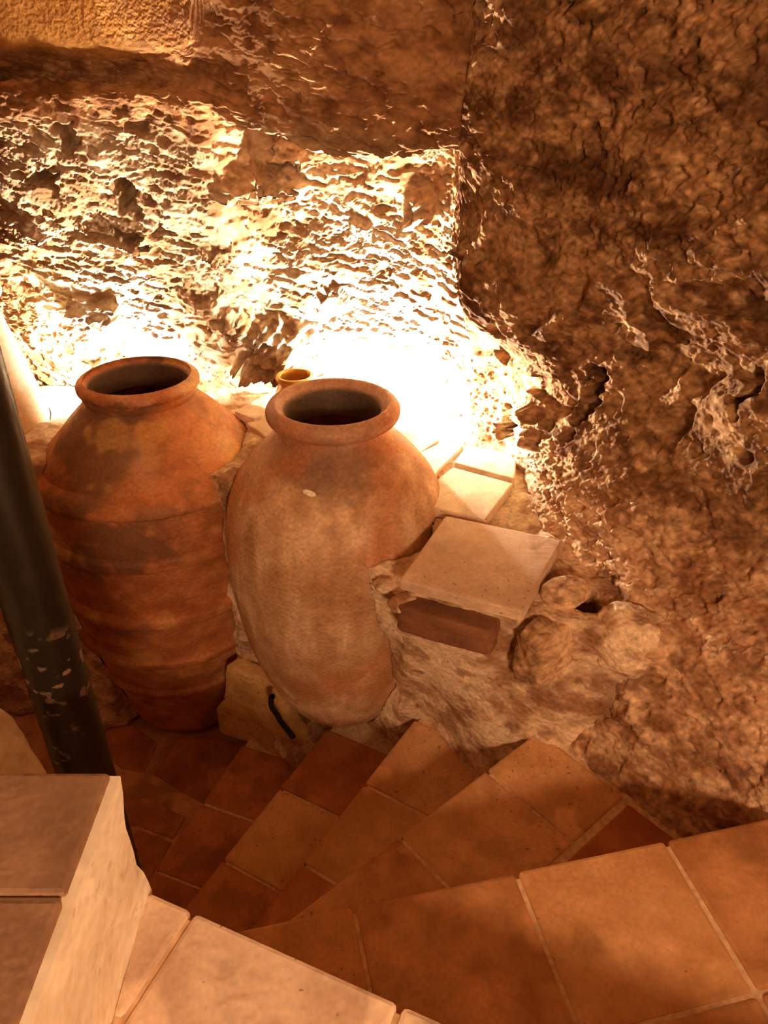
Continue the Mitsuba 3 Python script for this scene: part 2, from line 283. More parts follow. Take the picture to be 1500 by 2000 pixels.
# (x, y, z from eye, radius across, radius up, depth; negative = hollow)
HOLLOWS = [(-0.85, 2.68, -0.43, 0.052, 0.050, -0.12), (-1.08, 2.66, -0.375, 0.050, 0.042, -0.10), (-0.975, 2.62, -0.25, 0.035, 0.035, -0.07), (-0.74, 2.68, -0.24, 0.05, 0.03, -0.05), (-0.86, 2.80, -0.55, 0.05, 0.024, -0.05), (-0.72, 2.80, -0.52, 0.05, 0.022, -0.04),
           (0.36, 2.33, -1.13, 0.05, 0.045, -0.14), (0.62, 1.75, -0.66, 0.05, 0.05, -0.05), (0.76, 1.56, -0.62, 0.05, 0.045, -0.05), (0.55, 1.92, -0.80, 0.05, 0.08, -0.05), (0.52, 1.60, -1.24, 0.05, 0.09, -0.16), (0.88, 1.40, -0.75, 0.06, 0.04, -0.06)]
# noses of rock that slope out downwards and break off below: (x, half width, top, bottom, depth)
NOSES = [(-0.387, 0.135, -0.300, -0.445, 0.085), (-0.305, 0.075, -0.245, -0.335, 0.06), (-1.088, 0.085, -0.805, -0.910, 0.075), (0.135, 0.065, -0.420, -0.510, 0.040), (-0.40, 0.125, -0.860, -1.060, 0.20), (-0.572, 0.032, -0.575, -0.655, 0.05),
         (-1.074, 0.06, -1.00, -1.095, 0.06), (-0.62, 0.05, -0.80, -0.90, 0.05), (-0.52, 0.05, -0.84, -0.95, 0.055), (-0.10, 0.05, -0.50, -0.555, 0.03), (-0.93, 0.07, -0.555, -0.61, 0.035), (-0.16, 0.04, -0.76, -0.80, 0.03), (-1.2, 0.06, -0.50, -0.56, 0.035)]
BUMPS = [(-0.58, 2.82, -0.92, 0.10, 0.09, 0.05), (-0.66, 2.83, -0.82, 0.10, 0.05, 0.04), (0.64, 1.45, -1.24, 0.10, 0.07, 0.06), (0.42, 2.10, -1.00, 0.06, 0.12, 0.05)]

def rock_skin(us, seed):
    P = loft(us, TS)
    n = -grid_normals(P)
    n = np.where(((P - [0.0, 0.6, 0.0]) * n).sum(-1, keepdims=True) > 0, -n, n)      # towards the room
    n = n * [1, 1, 0.55]; n /= np.linalg.norm(n, axis=-1, keepdims=True)
    s = np.zeros(P.shape[:2]); s[1:] = np.cumsum(np.linalg.norm(np.diff(P[:, 100], axis=0), axis=-1))[:, None]
    q = P + 0.0
    warp = np.stack([fbm(q * 7.0 + 11, 3, 1), fbm(q * 7.0 + 23, 3, 2), fbm(q * 7.0 + 37, 3, 3)], -1) - 0.5
        # right of the corner the stone is knobbly and pitted; on the lit back wall it breaks into thin sloping laminae
    blk = sstep(-0.02, 0.08, P[..., 0] - 0.27)
    d = (fbm(q * 4.2 + 5, 3, 4) - 0.5) * (0.055 + 0.045 * blk * (1 - sstep(-0.36, -0.50, P[..., 2]) * sstep(-1.1, -0.85, P[..., 2])))
    d += (ridge(q * 9.0 + warp * 1.6, 3, 21) - 0.5) * (0.018 + 0.026 * blk - 0.017 * blk * sstep(-0.36, -0.50, P[..., 2]))
    qs = np.stack([(s + 0.35 * P[..., 2]) * 26, 0 * s + 2.0, (P[..., 2] + 0.20 * s) * 80], -1) + warp * 2.2
    w2 = np.stack([fbm(q * 31.0 + 51 + 9 * k, 2, 90 + k) for k in range(3)], -1) - 0.5
    qs = qs + w2 * [2.4, 0, 2.4]
    # chipped laminae: the higher of several tilted flakes, which leaves sharp lips
    lam = np.maximum(np.maximum(noise(qs * [0.9, 1, 0.9], 41), noise(qs * [1.6, 1, 1.4] + 9.0, 42) * 0.95), noise(qs * [2.6, 1, 2.3] + 4.0, 43) * 0.88) - 0.62
    mott = sstep(0.35, 0.65, fbm(q * 5.5 + 70, 3, 44))
    lam = lam * (0.55 + 0.9 * mott)
    qk = q * [22, 22, 36] + warp * 2.0
    knob = np.maximum(np.maximum(noise(qk, 61), noise(qk * 1.7 + 5, 62) * 0.92), noise(qk * 2.9 + 9, 63) * 0.82) - 0.62
    pit = lambda f, lo, hi, sd: sstep(lo, hi, noise(q * f + warp * 1.5, sd))
    low = sstep(-0.36, -0.50, P[..., 2])
    band = low * sstep(-1.1, -0.85, P[..., 2])
    fine = (1 - 0.62 * band - 0.35 * sstep(-1.05, -1.25, P[..., 2])) * (knob * (0.022 - 0.008 * sstep(-1.0, -1.3, P[..., 2])) - 0.013 * pit(34, 0.60, 0.78, 71) - 0.007 * pit(62, 0.58, 0.76, 72) + (noise(q * 115, 73) - 0.5) * 0.012) - 0.035 * band * pit(13, 0.52, 0.66, 77)
    d -= (1 - blk) * (0.006 * pit(30, 0.64, 0.74, 74) + 0.007 * sstep(0.60, 0.70, noise(qs * [0.8, 1, 0.8], 75)))
    d += (1 - blk) * (lam * 0.0115 + (fbm(q * 40, 2, 8) - 0.5) * 0.006) + blk * fine
    for k, (x, y, z, rx, rz, dep) in enumerate(HOLLOWS + BUMPS):
        w = warp * 0.13 + w2 * 0.075
        dx = np.hypot(P[..., 0] - x + w[..., 0], P[..., 1] - y + w[..., 1]) if P[..., 0].mean() > 0.3 else np.abs(P[..., 0] - x + w[..., 0])
        r = np.hypot(dx / rx, (P[..., 2] - z + w[..., 2]) / rz)
        d += dep * (1 - sstep(0.84 if dep < 0 else 0.40, 1.06, r))
    for x, hw, zt, zb, dep in NOSES:
        wx, wz = (warp + 0.8 * w2)[..., 0] * 0.14, (warp + 0.9 * w2)[..., 2] * 0.11
        zz = P[..., 2] + wz
        t = np.clip((zt - zz) / (zt - zb), 0, 1)
        side = np.abs(P[..., 0] - x + wx) / (hw * (0.55 + 0.45 * np.sqrt(t)))
        d += (1 - blk) * dep * t * (1 - sstep(0.80, 1.02, side)) * (1 - sstep(zb + 0.006, zb - 0.006, zz))
    d = np.where(P[..., 2] > -0.07, d * (1 - 0.85 * (1 - blk) * sstep(-0.06, -0.01, P[..., 2]) * sstep(-0.40, -0.60, P[..., 0])), d)
    fade = sstep(0, 6, np.arange(len(TS)))[None, :]
    V = P + n * (d * fade)[..., None] + [0, 0, EYE]
    f = grid_faces(*P.shape[:2])
    m = trimesh.Trimesh(V.reshape(-1, 3), f, process=False)
    fn = np.cross(V[1:, :-1] - V[:-1, :-1], V[:-1, 1:] - V[:-1, :-1]).mean((0, 1))
    if fn @ n.mean((0, 1)) < 0: m = trimesh.Trimesh(m.vertices, f[:, ::-1], process=False)
    return m

US_BACK = spread([0, 1, 2, 3, 4, 5, 6, 7, 8, 9, 10, 11, CORNER], [16, 60, 80, 56, 52, 34, 30, 30, 28, 24, 44, 24])
US_RIGHT = spread([CORNER, 12, 13, 14, 15, 16, 17, 18, 19, 20, 21], [40, 34, 40, 50, 66, 52, 50, 56, 50, 24])
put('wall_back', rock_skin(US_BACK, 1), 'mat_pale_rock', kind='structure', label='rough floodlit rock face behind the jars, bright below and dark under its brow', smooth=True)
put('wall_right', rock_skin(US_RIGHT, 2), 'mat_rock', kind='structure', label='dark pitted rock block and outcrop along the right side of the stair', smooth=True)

# the rest of the cellar, behind and beside the camera
def shell(P, f, seed, amp):
    q = P.reshape(-1, 3)
    return (q + (np.stack([fbm(q * 3 + 7 * k, 3, seed + k) for k in range(3)], -1) - 0.5) * amp, f)
a, b = np.meshgrid(np.linspace(-3.3, 1.9, 60), np.linspace(-2.2, 3.2, 60), indexing='ij')
zc = EYE + 1.30 - 0.25 * ((a + 0.7) / 2.6) ** 2 - 0.10 * np.clip(b, 0, 3)
put('ceiling', shell(np.stack([a, b, zc], -1), grid_faces(60, 60)[:, ::-1], 3, 0.25), 'mat_cave', label='rough rock vault over the stair, out of frame above', kind='structure', smooth=True)
a, b = np.meshgrid(np.linspace(-2.0, 3.3, 50), np.linspace(-0.05, EYE + 1.35, 40), indexing='ij')
put('wall_left', shell(np.stack([0 * a - 3.0, a, b], -1), grid_faces(50, 40), 5, 0.25), 'mat_cave', label='rough rock wall far left of the ledge, out of frame', kind='structure', smooth=True)
a, b = np.meshgrid(np.linspace(-3.2, 1.9, 50), np.linspace(-0.05, EYE + 1.35, 40), indexing='ij')
put('wall_front', shell(np.stack([a, 0 * a - 1.9, b], -1), grid_faces(50, 40)[:, ::-1], 6, 0.25), 'mat_cave', label='rough rock wall behind the viewer, out of frame', kind='structure', smooth=True)

# ------------------------------------------------------------------ jars
def jar_solid(profile, at, grow):
    p = np.array([[0, profile[0][1] - grow]] + [[r + grow, z] for r, z in profile] + [[0, profile[-1][1]]])
    return m3.CrossSection([p.tolist()]).revolve(72).translate(list(at))

J2, J1, J3 = (-0.150, 2.08, EYE), (-0.834, 2.46, EYE), (-1.519, 2.609, EYE)
out2 = [(0.118, -2.105), (0.137, -2.09), (0.19, -2.035), (0.256, -1.925), (0.299, -1.80), (0.331, -1.67), (0.350, -1.52), (0.354, -1.38), (0.342, -1.25), (0.309, -1.15), (0.262, -1.085), (0.208, -1.025), (0.172, -0.99), (0.160, -0.968)]
k = 1.025
out1 = [(0.20, -2.44), (0.235, -2.42), (0.285, -2.25), (0.34, -2.03), (0.378, -1.82), (0.398, -1.60), (0.404, -1.42), (0.388, -1.285), (0.352, -1.222), (0.29, -1.15), (0.235, -1.09), (0.20, -1.055), (0.186, -1.035)]
out3 = [(0.06, -1.62), (0.12, -1.58), (0.19, -1.47), (0.235, -1.37), (0.255, -1.29), (0.260, -1.23), (0.252, -1.15), (0.228, -1.03), (0.20, -0.90), (0.178, -0.80)]

def jar(at, outer, lip_r, lip_z, lip_h, thick, mat, label, bands=(), seed=0, group=None):
    t = key_for('terracotta_jar')
    tag(t, label, 'jar', group)
    neck = outer[-1]
    inner = [(max(r - thick, 0.02), z + (0.03 if i == 0 else 0)) for i, (r, z) in enumerate(outer)][::-1]
    prof = np.vstack([curve(outer, 90), curve([(neck[0] - 0.004, neck[1] + 0.012), (neck[0] - thick, neck[1] + 0.012)] + inner, 60)])
    put('body', lathe(prof, at, 128, 0.012, seed), mat, t, smooth=50)
    # the rolled lip: outside of the neck, out over the roll, in at the mouth and down into the neck
    ri, h = neck[0] - thick, lip_h
    lip = curve([(neck[0] - 0.003, neck[1] - 0.004), (neck[0] + 0.006, lip_z - h * 0.95), (lip_r - 0.012, lip_z - h * 0.86), (lip_r - 0.001, lip_z - h * 0.62), (lip_r, lip_z - h * 0.42), (lip_r - 0.010, lip_z - h * 0.14), (lip_r - 0.026, lip_z),
                 (ri + 0.020, lip_z - h * 0.22), (ri + 0.004, lip_z - h * 0.55), (ri - 0.003, neck[1] - 0.004), (ri - 0.003, neck[1] - 0.03)], 44)
    m = lathe(lip, at, 128, 0.010, seed + 2)
    m = trimesh.Trimesh(m.vertices[:-2], m.faces[:-256], process=False)
    put('rim', m, mat, t, smooth=50)
    rz = PchipInterpolator([z for r, z in outer], [r for r, z in outer])
    for z0, w, d, sag, ph in bands:
        a = np.arange(160) * 2 * np.pi / 160
        c = np.sin(np.linspace(-np.pi / 2, np.pi / 2, 13))
        zz = z0 + c[:, None] * w + sag * np.sin(a + ph)[None, :] + 0.006 * (noise(np.stack([np.cos(a) * 3, np.sin(a) * 3, a * 0 + z0 * 20], -1)) - 0.5)[None, :]
        rr = rz(zz) - 0.006 + (d + 0.006) * (1 - np.abs(c)[:, None] ** np.where(c < 0, 6.0, 3.8)[:, None]) * (0.88 + 0.24 * noise(np.stack([np.cos(a) * 5, np.sin(a) * 5, a * 0 + z0 * 9], -1)))[None, :]
        V = np.stack([rr * np.cos(a), rr * np.sin(a), zz], -1) + np.array(at)
        i, j = np.meshgrid(np.arange(12), np.arange(160), indexing='ij')
        q = np.stack([i * 160 + j, i * 160 + (j + 1) % 160, (i + 1) * 160 + (j + 1) % 160, (i + 1) * 160 + j], -1).reshape(-1, 4)
        put('band', (V.reshape(-1, 3), q), mat, t, smooth=True)
    return t

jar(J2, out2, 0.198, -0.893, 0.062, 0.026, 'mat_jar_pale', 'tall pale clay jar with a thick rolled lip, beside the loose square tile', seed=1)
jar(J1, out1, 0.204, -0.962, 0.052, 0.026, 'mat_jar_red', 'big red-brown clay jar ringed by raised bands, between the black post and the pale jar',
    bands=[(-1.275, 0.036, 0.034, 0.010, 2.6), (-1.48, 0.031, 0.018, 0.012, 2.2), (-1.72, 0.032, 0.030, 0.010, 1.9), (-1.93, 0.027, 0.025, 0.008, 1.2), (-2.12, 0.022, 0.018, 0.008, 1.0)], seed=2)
jar(J3, out3, 0.205, -0.71, 0.055, 0.026, 'mat_jar_cream', 'cream-pink clay jar mostly out of frame behind the black post', seed=3)

# ------------------------------------------------------------------ the ledge round the jars
def rough(man, step, amp, seed, front=None):
    man = man.refine_to_length(step)
    m = man.to_mesh()
    v = np.array(m.vert_properties[:, :3], float)
    q = v * 9
    d = np.stack([fbm(q + 10 * k, 4, seed + k) for k in range(3)], -1) - 0.5
    d2 = np.stack([fbm(v * 45 + 10 * k, 2, seed + 5 + k) for k in range(3)], -1) - 0.5
    v = v + (d * 0.06 + d2 * 0.016) * amp
    if front: v = front(v)
    return m3.Manifold(m3.Mesh(np.ascontiguousarray(v, np.float32), np.ascontiguousarray(m.tri_verts, np.uint32)))

led = Polygon([(0.62, 1.38), (0.46, 1.44), (0.35, 1.475), (0.20, 1.53), (0.05, 1.60), (0.00, 1.68), (-0.06, 1.75), (-0.14, 1.90), (-0.20, 2.10), (-0.40, 2.10), (-0.53, 2.13), (-0.60, 2.25), (-0.70, 2.40), (-0.834, 2.45), (-1.0, 2.38), (-1.10, 2.26), (-1.30, 2.26), (-1.45, 2.36), (-2.2, 2.28), (-2.8, 2.28), (-2.8, 3.02), (0.75, 2.9)])
LT = EYE - 1.205                                             # the ledge's bedding, under its tiles
base = m3.Manifold.extrude(m3.CrossSection([list(led.buffer(-0.012).exterior.coords)[:-1][::1 if led.buffer(-0.012).exterior.is_ccw else -1]]), LT)
def shear(v):
    front = sstep(0.30, 0.10, v[:, 0]) * sstep(-0.35, -0.15, v[:, 0]) * sstep(2.0, 1.75, v[:, 1])
    v[:, 1] += 0.17 * front * sstep(LT - 0.10, LT - 0.62, v[:, 2])
    return v
base = base - m3.Manifold.extrude(m3.CrossSection([[(-0.32, 1.45), (0.03, 1.45), (0.055, 1.62), (0.155, 1.84), (0.10, 2.0), (-0.32, 2.0)]]), 0.4).translate([0, 0, LT - 0.055])
base = base - m3.Manifold.cylinder(0.5, 0.055, 0.07, 24).translate([0.505, 1.55, LT - 0.18])
base = rough(base, 0.016, 1.0, 11, shear)
for prof, at in ((out2, J2), (out1, J1), (out3, J3)):
    base = base - jar_solid(prof + [(0.16, -0.6)], at, 0.006)
base = sorted(base.decompose(), key=lambda x: -x.volume())
base = base[0]
bm = base.to_mesh()
L = put('rock_ledge', trimesh.Trimesh(bm.vert_properties[:, :3], bm.tri_verts, process=False), 'mat_plaster_rock', kind='structure', label='rubble and plaster ledge that the clay jars are sunk into', smooth=35)

# tiles laid on the ledge (plan corners)
GT = EYE - 1.18
for q, tone, dz, tl in [([(0.223, 2.207), (0.404, 2.096), (0.292, 1.878), (0.075, 1.985)], 'ledge', 0.0, (0.01, 0.0)),
                        ([(0.283, 2.343), (0.441, 2.273), (0.411, 2.113), (0.226, 2.222)], 'ledge', 0.010, (0.0, 0.02)),
                        ([(0.203, 2.392), (0.272, 2.357), (0.160, 2.152), (0.06, 2.20), (0.12, 2.31)], 'ledge', 0.0, (0, 0.01)),
                        ([(-0.02, 2.53), (0.193, 2.402), (0.110, 2.29), (-0.10, 2.42)], 'ledge', 0.002, (0.01, 0)),
                        ([(-0.556, 2.635), (-0.477, 2.572), (-0.315, 2.74), (-0.46, 2.80)], 'pale', 0.006, (0, 0)),
                        ([(-0.50, 2.545), (-0.41, 2.59), (-0.32, 2.50), (-0.41, 2.43)], 'ledge', 0.0, (0.0, 0.02))]:
    put('tile', slab(q, GT + dz, 0.028, 0.004, 0.006, tl), 'mat_tile_' + tone, L)
put('boulder', lump((0.60, 1.45, EYE - 1.255), (0.085, 0.075, 0.085), 18, 0.22, 1.8, 4, -0.7, None, 2.6), 'mat_plaster_rock', L, smooth=True)
# bricks and stones bedded in its front, under the loose tile
put('brick', trimesh.Trimesh(*(lambda m: (m.vertices, m.faces))(lump((0.172, 1.560, EYE - 1.286), (0.130, 0.055, 0.042), 4, 0.05, 2.6, 5, math.radians(-24), None, 9.0))), 'mat_tile_brick', L, label='dark red brick bedded under the loose square tile', smooth=40)
for i, (c, r, rot) in enumerate([((0.055, 1.60, EYE - 1.262), (0.045, 0.035, 0.022), 0.3), ((0.00, 1.69, EYE - 1.27), (0.03, 0.03, 0.02), 1.0), ((0.095, 1.575, EYE - 1.268), (0.028, 0.025, 0.018), 0.0), ((-0.475, 2.150, EYE - 1.20), (0.060, 0.05, 0.04), 0.2), ((-0.40, 2.30, EYE - 1.195), (0.05, 0.07, 0.02), 0.5)]):
    put('stone', lump(c, r, 30 + i, 0.25, 2.2, 3, rot), 'mat_plaster_rock', L, smooth=True)

# ------------------------------------------------------------------ loose things on the ledge
put('loose_tile', slab([(0.039, 1.576), (0.178, 1.897), (0.494, 1.763), (0.332, 1.443)], EYE - 1.168, 0.030, 0.006, 0.008, (0.0, -0.02)), 'mat_tile_ledge', label='square terracotta tile lying loose over the ledge edge beside the pale jar', category='tile')
put('stone', lump((0.458, 1.549, EYE - 1.186), (0.062, 0.050, 0.026), 3, 0.16, 1.6, 4, 0.6, None, 2.8), 'mat_rock', label='small flat stone tucked against the right corner of the loose square tile', category='stone', smooth=35)
put('stone', lump((0.405, 1.462, EYE - 1.295), (0.080, 0.052, 0.085), 8, 0.30, 1.4, 4, 0.7, None, 4.0), 'mat_rock', label='chunky angular stone wedged upright below the small flat stone', category='stone', smooth=35)

pot = key_for('small_pot')
tag(pot, 'little amber glazed pot on the ledge behind the pale jar', 'pot')
pp = (-0.312, 2.545, GT + 0.008)
put('body', lathe(np.vstack([curve([(0.040, 0.0), (0.060, 0.035), (0.072, 0.085), (0.069, 0.12), (0.058, 0.145), (0.056, 0.155)], 24), curve([(0.052, 0.155), (0.060, 0.12), (0.060, 0.06), (0.03, 0.012)], 16)]), pp, 64), 'mat_amber', pot, smooth=50)
ring = lathe(curve([(0.0555, 0.148), (0.062, 0.154), (0.0675, 0.165), (0.064, 0.176), (0.056, 0.176), (0.051, 0.166), (0.0525, 0.148)], 20), pp, 64)
put('rim', trimesh.Trimesh(ring.vertices[:-2], ring.faces[:-128], process=False), 'mat_amber', pot, smooth=50)

# ------------------------------------------------------------------ the winding stair: each tread ends at a nosing line
NOSE = [((-0.355, 0.703), (0.082, 0.520)), ((-0.057, 0.841), (0.570, 0.981)), ((-0.191, 0.976), (0.428, 1.500)), ((-0.216, 1.247), (-0.057, 1.502)), ((-0.478, 1.404), (-0.199, 1.917)), ((-0.739, 1.510), (-0.538, 2.035))]
TOP = [EYE - h for h in (1.12, 1.38, 1.63, 1.85, 2.07, 2.28)]
reach = Polygon([(-0.366, -1.7), (-0.366, 0.70), (-0.42, 0.84), (-0.70, 1.0), (-1.05, 1.35), (-1.05, 2.9), (0.9, 2.9), (1.5, 0.5), (1.5, -1.7)])
def upper_side(a, b):
    a, b = np.array(a), np.array(b); d = (b - a) / np.linalg.norm(b - a); n = np.array([d[1], -d[0]])      # right of the line: the upper side
    return Polygon([a - d * 6, b + d * 6, b + d * 6 + n * 9, a - d * 6 + n * 9])
S = key_for('staircase')
tag(S, 'winding cellar stair paved with worn terracotta tiles', kind='structure')
halves = [upper_side(*l) for l in NOSE]
cover = None
treads = []
for i, h in enumerate(halves):
    r = reach.intersection(h)
    r = r if cover is None else r.difference(cover)
    cover = h if cover is None else cover.union(h)
    treads.append(r)

def local(i, a, b, back):
    """A tile of tread i: from a to b metres along its nosing, measured from its first point, and back metres deep."""
    p, q = map(np.array, NOSE[i]); d = (q - p) / np.linalg.norm(q - p); n = np.array([d[1], -d[0]])
    if not isinstance(back, tuple): back = (0.0, back)
    return [tuple(p + d * a + n * back[0]), tuple(p + d * b + n * back[0]), tuple(p + d * b + n * back[1]), tuple(p + d * a + n * back[1])]

GAP = 0.007
ROWS = [  # (along from, along to), tone ; the joints follow the photograph
    [(-0.02, 0.073, 'pale'), (0.073, 0.41, 'pale'), (0.41, 0.75, 'pale'), (0.75, 1.09, 'pale'), (1.09, 1.43, 'pale')],
    [(-0.30, 0.0, 'brown'), (0.0, 0.322, 'brown'), (0.322, 0.642, 'orange'), (0.642, 0.96, 'brown'), (0.96, 1.27, 'brown')],
    [(-0.12, 0.298, 'brown'), (0.298, 0.602, 'orange'), (0.602, 0.812, 'orange')],
    [(-0.28, 0.0, 'red'), (0.0, 0.300, 'orange'), (0.300, 0.595, 'orange')],
    [(-0.30, 0.0, 'red'), (0.0, 0.293, 'orange'), (0.293, 0.585, 'red')],
    [(-0.28, 0.0, 'red'), (0.0, 0.277, 'red'), (0.277, 0.562, 'red')],
]
DEPTH = [0.335, 0.305, 0.288, 0.30, 0.30, 0.30]
LIP = 0.012
for i, tr in enumerate(treads):
    body = tr.buffer(-0.001)
    parts = list(getattr(body, 'geoms', [body]))
    body = max(parts, key=lambda g: g.area)
    p, q = map(np.array, NOSE[i]); d = (q - p) / np.linalg.norm(q - p); n = np.array([d[1], -d[0]])
    body = body.intersection(Polygon([tuple(p - d * 6 + n * LIP), tuple(p + d * 6 + n * LIP), tuple(p + d * 6 + n * 9), tuple(p - d * 6 + n * 9)]))
    zlow = 0.0 if i else 0.0
    st = put('step', prism(body, zlow, TOP[i] - 0.005), 'mat_mortar', S)
    slabs = []
    for (a, b, tone) in ROWS[i]:
        slabs.append((local(i, a + GAP / 2, b - GAP / 2, DEPTH[i] - GAP), tone))
        if i < 2:
            slabs.append((local(i, a + GAP / 2, b - GAP / 2, (DEPTH[i], DEPTH[i] * 2)), tone))
    if i == 2:                                               # beyond the back joint, the corner by the rock
        slabs.append((local(i, 0.55, 0.80, (0.300, 0.48)), 'red'))
    lim = tr.union(LineString([NOSE[i][0], NOSE[i][1]]).buffer(0.0001)).intersection(reach)
    for qd, tone in slabs:
        g = Polygon(qd).intersection(tr)
        g = max(getattr(g, 'geoms', [g]), key=lambda x: x.area)
        if g.area < 0.002: continue
        g = g.simplify(0.004)
        put('tile', slab(list(g.exterior.coords)[:-1], TOP[i] + rng.uniform(-0.002, 0.002), 0.026, 0.006, 0.008, tuple(rng.uniform(-0.008, 0.008, 2))), 'mat_tile_' + tone, st)

# the floor at the foot of the stair
floor_poly = Polygon([(-3.1, -1.9), (-3.1, 3.1), (0.9, 3.1), (1.8, 0.9), (1.8, -1.9)])
fl = put('floor', prism(floor_poly, -0.12, -0.006), 'mat_tile_brown', kind='structure', label='sunken terracotta floor at the foot of the stair')
for q in [[(-0.906, 2.041), (-0.832, 2.275), (-0.56, 2.19), (-0.688, 1.907)], [(-1.044, 2.071), (-1.10, 2.117), (-1.165, 2.262), (-1.125, 2.31), (-1.052, 2.29), (-0.93, 2.20), (-0.945, 2.05)],
          [(-1.08, 1.87), (-0.903, 1.935), (-0.738, 1.844), (-0.763, 1.754), (-0.908, 1.811), (-1.08, 1.80)], [(-0.903, 1.797), (-0.763, 1.740), (-0.796, 1.629), (-0.85, 1.50), (-1.02, 1.62)]]:
    g = Polygon(q)
    g = g.difference(halves[5].buffer(0.006))
    if g.is_empty: continue
    g = max(getattr(g, 'geoms', [g]), key=lambda x: x.area)
    if g.area > 0.003: put('tile', slab(list(g.exterior.coords)[:-1], 0.0 + rng.uniform(-0.002, 0.002), 0.025, 0.005, 0.006), 'mat_tile_red', fl)

# ------------------------------------------------------------------ parapet wall at the left of the stair, with tiles on top
wl = sbox(-1.9, -1.7, -0.364, 0.716)
man = m3.Manifold.extrude(m3.CrossSection([list(wl.exterior.coords)[:-1][::1 if wl.exterior.is_ccw else -1]]), EYE - 0.864)
def plaster_skin(v):
    return v
man = man.refine_to_length(0.03); mm = man.to_mesh(); v = np.array(mm.vert_properties[:, :3], float)
dd = np.stack([fbm(v * 7 + 9 * k, 4, 50 + k) for k in range(3)], -1) - 0.5
side = (np.abs(v[:, 2] - (EYE - 0.864)) > 0.01)[:, None]
v[:, 1] -= 0.016 * sstep(0.6, 0.71, v[:, 1]) * sstep(EYE - 0.87, EYE - 0.93, v[:, 2]) * sstep(EYE - 1.12, EYE - 1.03, v[:, 2])
v = v + dd * np.where(side, [0.030, 0.030, 0.0], [0.012, 0.012, 0.0])
W = put('wall_parapet', trimesh.Trimesh(v, mm.tri_verts, process=False), 'mat_lime', kind='structure', label='low cream plastered parapet wall with dark terracotta coping tiles', smooth=40)
for y0, y1 in ((0.537, 0.713), (0.222, 0.530), (-0.085, 0.215), (-0.395, -0.092)):
    for x0, x1 in ((-0.674, -0.376), (-0.98, -0.679), (-1.29, -0.987)):
        put('tile', slab([(x0, y0), (x1, y0), (x1, y1), (x0, y1)], EYE - 0.855 + rng.uniform(-0.001, 0.001), 0.028, 0.005, 0.006), 'mat_tile_dark', W)

# ------------------------------------------------------------------ black post, plaster mound, block and footing, cable
PX, PY, PRAD = -0.592, 1.032, 0.0525
zf = next((TOP[i] for i, t in enumerate(treads) if t.buffer(0.02).contains(Point(PX, PY))), 0.0)
cyl = curve([(PRAD, 0.0), (PRAD, 0.02), (PRAD, EYE + 1.0 - zf)], 200)
put('post', lathe(cyl, (PX, PY, zf), 64, 0.006, 3), 'mat_black', label='thick black-painted round metal post rising at the left edge', category='post', smooth=40)

md = lump((-0.97, 0.865, EYE - 1.42), (0.43, 0.13, 0.62), 14, 0.16, 1.8, 5, 0.0, None, 2.4)
put('plaster_mound', md, 'mat_lime', label='pale rubble-and-plaster mound behind the parapet at the left edge', category='rubble', smooth=True)

def slab_block(face, thick, seed, step=0.02):
    """A plastered lump: an upright outline (points on its front) pushed back and rounded."""
    face = np.array(face)
    a = face[0][:2]; d = np.array([0.300, -0.205]); d /= np.linalg.norm(d); n = np.array([0.205, 0.300]) / np.linalg.norm([0.205, 0.300])
    o = [((f[:2] - a) @ d, f[2]) for f in face]
    pg = Polygon(o).buffer(-0.012).buffer(0.012, quad_segs=3)
    if not pg.exterior.is_ccw: pg = Polygon(list(pg.exterior.coords)[::-1])
    mf = m3.Manifold.extrude(m3.CrossSection([list(pg.exterior.coords)[:-1]]), thick).refine_to_length(step)
    me = mf.to_mesh(); q = np.array(me.vert_properties[:, :3], float)
    tm = trimesh.Trimesh(q, me.tri_verts, process=False); trimesh.smoothing.filter_taubin(tm, iterations=10); q = np.array(tm.vertices)
    V = np.c_[a + q[:, :1] * d + q[:, 2:3] * n, q[:, 1]]
    V += (np.stack([fbm(V * 14 + 5 * k, 3, seed + k) for k in range(3)], -1) - 0.5) * 0.02
    return trimesh.Trimesh(V, me.tri_verts, process=False)

def minus(mesh, *cut):
    m = m3.Manifold(m3.Mesh(np.ascontiguousarray(mesh.vertices, np.float32), np.ascontiguousarray(mesh.faces, np.uint32)))
    for c in cut: m = m - c
    m = max(m.decompose(), key=lambda x: x.volume()).to_mesh()
    return trimesh.Trimesh(m.vert_properties[:, :3], m.tri_verts, process=False)
cut2 = jar_solid(out2 + [(0.16, -0.6)], J2, 0.004)
BLOCK = minus(slab_block([(-0.655, 2.155, EYE - 2.23), (-0.610, 2.122, EYE - 2.14), (-0.575, 2.10, EYE - 1.955), (-0.385, 1.97, EYE - 1.92), (-0.36, 1.955, EYE - 2.01), (-0.335, 1.935, EYE - 2.10), (-0.25, 1.88, EYE - 2.16), (-0.25, 1.88, EYE - 2.27), (-0.660, 2.158, EYE - 2.35)], 0.07, 70), cut2)
put('plaster_block', BLOCK, 'mat_ochre', label='yellow plastered block at the stair foot between the two big jars', category='block', smooth=40)
foot = lump((-0.15, 2.03, EYE - 2.20), (0.27, 0.21, 0.10), 21, 0.12, 2.0, 5)
bs = m3.Manifold(m3.Mesh(np.ascontiguousarray(BLOCK.vertices, np.float32), np.ascontiguousarray(BLOCK.faces, np.uint32)))
foot = minus(foot, cut2, bs, bs.translate([0.01, 0.01, 0.01]))
put('rubble_footing', foot, 'mat_plaster_rock', label='pinkish rubble footing under the pale jar', category='rubble', smooth=40)

